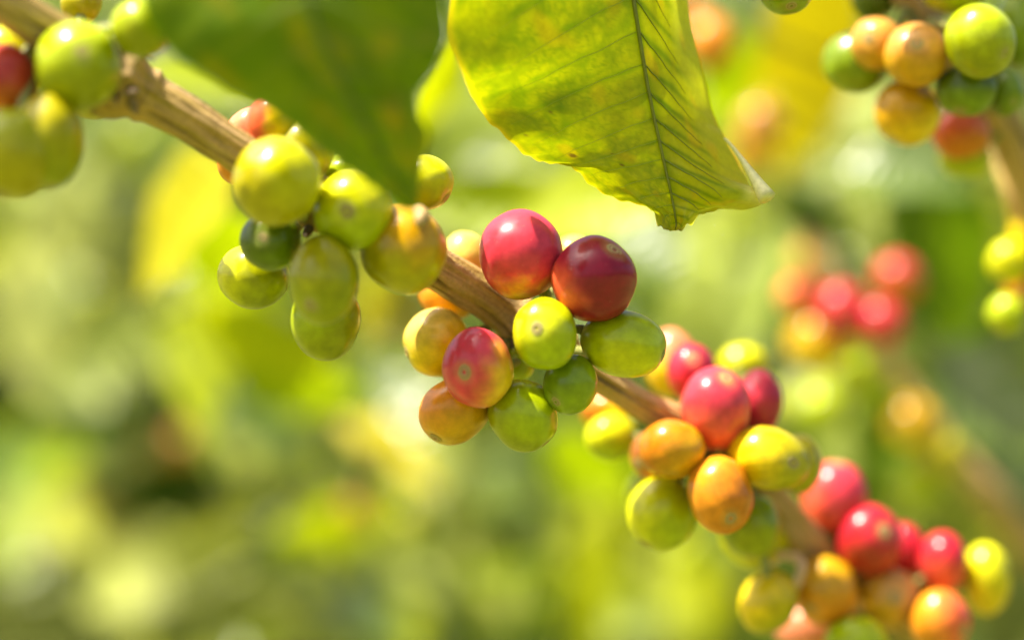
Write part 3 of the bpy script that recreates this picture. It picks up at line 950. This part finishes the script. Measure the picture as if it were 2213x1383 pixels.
# --- near shrub at the right: second fruiting branch out of focus
sr = shrub_root(.40, .98, 'coffee shrub behind at the right with blurred red and yellow cherries')
tr_r = trunk(sr, 1.75, .016, (-.02, 0))
RB = [(2330, 1290, 0.715, 34), (2213, 1165, 0.703, 34), (2130, 1060, 0.695, 32), (2030, 940, 0.695, 22), (1940, 810, 0.695, 18), (1870, 700, 0.695, 18), (1800, 600, 0.695, 16), (1730, 500, 0.700, 14)]
rb, rr_ = bark_tube('side_branch', RB, sr, 12, 90, 16)
under(tube('side_branch', [at(2330, 1290, .715), Vector((.27, .80, 1.16)), Vector((.39, .97, 1.10))], [.0048, .0052, .006], M_WOOD, None, 8), sr)
RBP = rb[::2]


def cr(*a, **k):
    return cherry(sr, RBP, *a[:4], a[4] + 0.03, *a[5:], res=1, **k)


cr(1735, 640, 48, 44, .640, 'coral', 'orange', (0, -1), .4, label='blurred orange-red cherry left end of the far red cluster')
cr(1818, 676, 50, 60, .622, 'red', 'red', (-.3, 1), .3, label='blurred crimson cherry middle of the far red cluster')
cr(1905, 698, 50, 48, .620, 'red', 'red', (0, -1), .3, label='blurred crimson cherry right and lowest in the far red cluster')
cr(1940, 606, 50, 52, .640, 'red', 'dorange', (0, -1), .2, label='blurred orange-red cherry upper right of the far red cluster')
cr(1765, 742, 62, 64, .640, 'yellow', 'ochre', (0, 1), .2, label='blurred yellow cherry below the far red cluster')
cr(1852, 815, 42, 44, .650, 'lime', label='blurred pale lime cherry below the far crimson ones')
cr(1970, 915, 58, 52, .640, 'yellow', 'ochre', (0, 1), .2, label='blurred yellow cherry on the far branch at the right')
cr(2035, 985, 50, 48, .640, 'yolive', label='blurred olive cherry beside the far yellow one at the right')
cr(1985, 1045, 50, 48, .650, 'lime', label='blurred lime cherry under the far yellow one at the right')
cr(1755, 562, 38, 40, .720, 'tan', label='faint blurred tan cherry above the far red cluster')
cr(1775, 885, 52, 52, .680, 'lime', label='blurred lime cherry beside the plum red one of the near branch')
# a third branch just inside the right edge
RE = [(2420, 760, .60, 30), (2300, 640, .592, 30), (2225, 520, .586, 28), (2190, 400, .58, 24), (2150, 300, .60, 18)]
re_, _ = bark_tube('side_branch', RE, sr, 15, 60, 14)
under(tube('side_branch', [at(2420, 760, .60), Vector((.26, .76, 1.22)), Vector((.385, .97, 1.14))], [.004, .0045, .006], M_WOOD, None, 8), sr)
REP = re_[::2]
for a in ((2183, 566, 46, 46, .578, 'limey', 'blurred yellow-lime cherry with a round highlight at the right edge'),
          (2222, 498, 36, 46, .582, 'yellow', 'blurred yellow cherry cut by the right edge'),
          (2212, 622, 38, 42, .590, 'dorange', 'blurred brown-orange cherry cut by the right edge'),
          (2176, 680, 40, 42, .572, 'lime', 'blurred lime cherry lowest at the right edge')):
    cherry(sr, REP, a[0], a[1], a[2], a[3], a[4], a[5], label=a[6], res=1)
# leaves of that shrub that the picture shows as soft patches: px, py, depth, length px, angle, kind, mode
for a in ((1740, 190, .74, 760, -84, 'ochre', 'back', 0, .8), (1850, 350, .80, 480, -80, 'pale', 'lit', 2, .9), (1955, 370, .70, 300, -20, 'shiny', 'glare', 2, 1.3),
          (2040, 560, .74, 560, -66, 'green', 'under', 1, 1.05), (1985, 380, .86, 260, -15, 'shiny', 'glare', 3, 1.0),
          (2140, 880, .72, 420, -60, 'shiny', 'glare', 2, 1.2), (2060, 790, .74, 380, -25, 'pale', 'sky', 4, 1.1),
          (1855, 600, .80, 200, -60, 'shiny', 'glare', 1, 1.0), (1640, 620, .84, 420, -100, 'pale', 'lit', 5, 1.0),
          (1560, 620, .90, 520, -95, 'lime', 'lit', 0, .9), (1980, 830, .9, 420, 200, 'lime', 'face', 3, 1.0),
          (1870, 970, .78, 500, 10, 'green', 'face', 1, .8), (2120, 480, .9, 420, -100, 'lime', 'lit', 2, .9),
          (1580, 190, .8, 360, -80, 'lime', 'back', 3, 1.0), (1600, 60, .95, 420, -70, 'shiny', 'sky', 4, 1.0),
          (1900, 1080, .9, 520, 30, 'green', 'under', 2, 1.0), (2090, 1180, .95, 520, -80, 'pale', 'under', 4, .9),
          (2170, 1010, .80, 300, -70, 'shiny', 'glare', 0, 1.0), (1260, 1260, .90, 440, -80, 'lime', 'lit', 3, 1.0),
          (1480, 1250, .90, 380, -60, 'lime', 'lit', 1, 1.1), (1420, 1340, .92, 360, -20, 'pale', 'lit', 2, 1.1), (1780, 900, .78, 300, -60, 'pale', 'lit', 2, 1.1)):
    b = put_leaf(sr, *a[:6], a[6], a[7], a[8])
    reach(sr, tr_r, b)
for (x, y, rx, d, cc, lb) in ((1535, 92, 50, .66, 'orange', 'blurred orange cherry right of the yellow-veined leaf near the top'), (1500, 36, 34, .68, 'dorange', 'small blurred orange cherry at the top beside the yellow-veined leaf'),
                              (1645, 268, 46, .70, 'tan', 'blurred peach cherry right of the curled leaf tip'), (1630, 330, 44, .72, 'ochre', 'blurred ochre cherry right of the yellow-veined leaf')):
    q = at(x + 20, y - 60, d + .03)
    cherry(sr, [q], x, y, rx, rx * 1.05, d, cc, label=lb, res=1)
    reach(sr, tr_r, q)

# --- near shrub at the left
sl = shrub_root(-.36, 1.25, 'coffee shrub behind at the left with big sunlit yellow and lime leaves')
tr_l = trunk(sl, 1.7, .017, (.03, 0))
for a in ((450, 700, .76, 520, -75, 'lime', 'lit', 1, 1.4), (375, 480, .66, 400, 200, 'yellow', 'lit', 2, 1.9), (520, 560, .72, 420, -60, 'lime', 'back', 4, 1.3),
          (590, 750, .72, 440, -52, 'lime', 'back', 0, 1.0), (660, 860, .78, 360, -40, 'lime', 'back', 3, .9),
          (830, 950, .80, 440, -38, 'yellow', 'lit', 4, .62), (960, 1000, .86, 300, -50, 'pale', 'lit', 1, 1.0),
          (740, 1130, .82, 340, 20, 'lime', 'back', 2, 1.2), (540, 890, .84, 330, -50, 'shiny', 'sky', 0, 1.3),
          (570, 960, .92, 330, -30, 'pale', 'sky', 3, 1.2), (620, 690, 1.0, 320, -60, 'shiny', 'sky', 3, 1.0),
          (90, 620, .95, 520, -70, 'pale', 'lit', 5, 1.4), (230, 770, .92, 480, -20, 'pale', 'lit', 5, 1.3),
          (180, 470, 1.1, 480, -70, 'pale', 'lit', 2, 1.3), (300, 290, 1.0, 420, -25, 'shiny', 'sky', 1, 1.0),
          (40, 1130, .84, 280, -90, 'pale', 'lit', 1, 1.4), (330, 1230, .90, 460, -10, 'pale', 'lit', 0, 1.2),
          (560, 1160, .90, 420, 0, 'pale', 'back', 4, 1.1), (900, 1230, .95, 400, -20, 'pale', 'lit', 2, 1.2),
          (1060, 1180, .90, 360, -70, 'pale', 'lit', 3, 1.2), (1080, 1060, .90, 320, -45, 'shiny', 'sky', 1, 1.1),
          (780, 1320, .84, 260, -45, 'shiny', 'glare', 2, 1.2), (560, 1340, .95, 380, -15, 'pale', 'lit', 5, 1.2),
          (100, 980, 1.0, 430, -20, 'green', 'lit', 4, 1.1), (230, 1085, .95, 520, -8, 'ochre', 'lit', 3, .9),
          (400, 1050, .92, 380, 5, 'dark', 'under', 0, .9), (440, 970, 1.0, 280, 30, 'ochre', 'lit', 2, 1.2),
          (930, 210, .66, 420, -100, 'lime', 'back', 1, .55), (430, 165, .72, 520, -28, 'lime', 'lit', 4, .5),
          (1290, 430, .68, 460, -12, 'lime', 'lit', 0, 1.2), (1060, 450, .70, 420, 170, 'lime', 'face', 2, 1.0),
          (1370, 505, .76, 330, -50, 'shiny', 'glare', 5, 1.2), (1110, 375, .84, 230, -30, 'shiny', 'glare', 2, 1.3),
          (1110, 270, .95, 400, -40, 'pale', 'sky', 3, 1.2), (980, 330, .95, 420, -80, 'lime', 'lit', 1, 1.0),
          (1480, 600, .90, 420, -110, 'pale', 'lit', 3, 1.0), (800, 620, .80, 300, -90, 'yellow', 'lit', 0, .8),
          (1290, 1010, .86, 380, -60, 'lime', 'back', 1, 1.0), (30, 760, 1.2, 330, -90, 'dark', 'sky', 1, 1.0)):
    b = put_leaf(sl, *a[:6], a[6], a[7], a[8])
    reach(sl, tr_l, b)
for (x, y, rx, d, cc, lb) in ((862, 672, 40, 1.0, 'coral', 'faint blurred red cherry behind the second and third clusters'), (770, 1098, 30, .80, 'tan', 'round tan cherry standing in for a blurred highlight over a lime leaf, lower middle'),  # the tan one is added in place of a round highlight disc
                              (108, 1338, 44, 1.3, 'brown', 'dim blurred reddish cherry in the lower left corner')):
    q = at(x + 20, y - 70, d + .03)
    cherry(sl, [q], x, y, rx, rx * 1.05, d, cc, label=lb, res=1)
    reach(sl, tr_l, q)

# --- unlabelled far cherries, made up so their sun glints blur into small discs
for (x, y, d, cc) in ((45, 1150, .95, 'lime'), (60, 1060, 1.0, 'olive'), (395, 955, .90, 'tan'), (330, 985, .95, 'ochre'), (790, 1320, .88, 'lime'),
                      (1112, 385, .80, 'lime'), (65, 930, 1.0, 'lime'), (430, 1260, 1.0, 'lime'), (640, 1230, .95, 'olive'),
                      (250, 1180, 1.05, 'lime'), (560, 1040, .95, 'lime'), (1130, 1130, .92, 'lime'), (1000, 1330, .95, 'olive'), (200, 640, 1.0, 'limey'),
                      (120, 760, .95, 'lime'), (330, 760, 1.0, 'lime'), (1180, 1290, .95, 'lime'), (30, 480, .95, 'lime'), (610, 740, .9, 'limey'),
                      (300, 300, .85, 'lime'), (1030, 620, .9, 'lime'), (880, 1120, .88, 'limey'), (700, 1010, .92, 'lime')):
    q = at(x + 25, y - 70, d + .03)
    cherry(sl, [q], x, y, 34 / d * .8, 36 / d * .8, d, cc, res=1)
    reach(sl, tr_l, q)
for (x, y, d, cc) in ((1480, 1190, .88, 'lime'), (1580, 1290, .90, 'limey'), (1330, 1290, .95, 'lime'), (1600, 480, .85, 'lime'), (1690, 430, .8, 'olive'),
                      (2090, 900, .85, 'lime'), (1900, 1010, .9, 'lime'), (2190, 820, .9, 'lime'), (1660, 880, .8, 'limey'), (2160, 1180, .9, 'olive'),
                      (1540, 560, .9, 'lime'), (1720, 120, .9, 'yolive'), (2100, 430, .85, 'lime')):
    q = at(x + 25, y - 70, d + .03)
    cherry(sr, [q], x, y, 34 / d * .8, 36 / d * .8, d, cc, res=1)
    reach(sr, tr_r, q)

# --- small leaves of both near shrubs scattered through the soft background
rs = random.Random(5)
for i in range(230):
    x, y, d = rs.uniform(-150, 2360), rs.uniform(-120, 1500), rs.uniform(.78, 1.20)
    left = x < 1106
    kd = rs.choice(['pale', 'lime', 'dark', 'pale', 'shiny', 'pale', 'dark', 'lime', 'shiny', 'green'] if left else ['lime', 'green', 'lime', 'shiny', 'dark', 'pale', 'dark', 'shiny'])
    md = rs.choice(['lit', 'lit', 'back', 'face', 'glare', 'glare', 'sky', 'under'])
    root, tk = (sl, tr_l) if left else (sr, tr_r)
    b = put_leaf(root, x, y, d, rs.uniform(80, 220) / d, rs.uniform(-150, 10), kd, md, rs.randrange(6), rs.uniform(.8, 1.3), .25)
    reach(root, tk, b)

# --- shrubs further back
BACK = ((-.42, 1.28, 'coffee shrub close behind the left shrub, its leaves reaching to the middle', 13, .62, .075, ['green', 'dark', 'lime', 'green', 'dark', 'pale', 'shiny'], 0),
        (.43, 1.32, 'coffee shrub close behind the right shrub, its leaves reaching to the middle', 13, .62, .075, ['green', 'dark', 'lime', 'green', 'dark', 'pale', 'shiny'], math.pi),
        (-.55, 1.75, 'coffee shrub in the third row at the left', 16, .75, .095, ['green', 'dark', 'lime', 'green', 'dark', 'pale', 'shiny'], 0),
        (.56, 1.80, 'coffee shrub in the third row at the right', 16, .75, .095, ['green', 'dark', 'lime', 'green', 'dark', 'pale', 'shiny'], math.pi),
        (-.80, 2.5, 'coffee shrub farthest back at the left', 20, 1.0, .12, ['green', 'dark', 'lime', 'green', 'dark', 'pale', 'shiny'], 0),
        (.80, 2.6, 'coffee shrub farthest back at the right', 20, 1.0, .12, ['green', 'dark', 'lime', 'green', 'dark', 'pale', 'shiny'], math.pi))
for i, (x, y, lb, n, rc, lf, kinds, tw) in enumerate(BACK):
    e = shrub_root(x, y, lb)
    t_ = trunk(e, 1.32 + .16 * y, .012, (.02, 0))
    laterals(e, t_, n, rc, 1.30 - .17 * y, 1.36 + .13 * y, kinds, 40 + i, lf, toward=tw)

# --- hedge of the next plantation row, one mass
def hedge(n, y0, y1, zmax, seed, facing):
    r = random.Random(seed)
    hv, hf, hu = [], [], []
    for i in range(n):
        p = Vector((r.uniform(-4.5, 4.5), y0 + (y1 - y0) * r.random(), 0.05 + zmax * r.random()))
        p.y += 0.5 * noise.noise(Vector((p.x * 1.3, p.z * 1.3, 2)))
        t = Vector((r.gauss(0, 1), r.gauss(0, 1), r.gauss(-.4, .6))).normalized()
        nn = Vector((r.gauss(0, .5), r.gauss(-.3 * facing, .5), 1)); nn = (nn - t * nn.dot(t)).normalized()
        x = t.cross(nn); L = r.uniform(.09, .15); w = L * .22
        k = len(hv)
        hv += [p, p + t * L * .35 + x * w, p + t * L * .7 + x * w * .8, p + t * L, p + t * L * .7 - x * w * .8, p + t * L * .35 - x * w]
        hf += [(k, k + 1, k + 2, k + 3), (k, k + 3, k + 4, k + 5)]
        hu += [(0, 0, 0), (1, .35, 0), (.8, .7, 0), (0, 1, 0), (-.8, .7, 0), (-1, .35, 0)]
    return mesh_obj('hedge_foliage', hv, hf, M_FAR, None, uvs=hu)


tag(hedge(15000, 5.2, 6.8, 3.3, 77, 1), 'green mass of leaves far behind, blurred beyond recognition', 'foliage', kind='stuff')
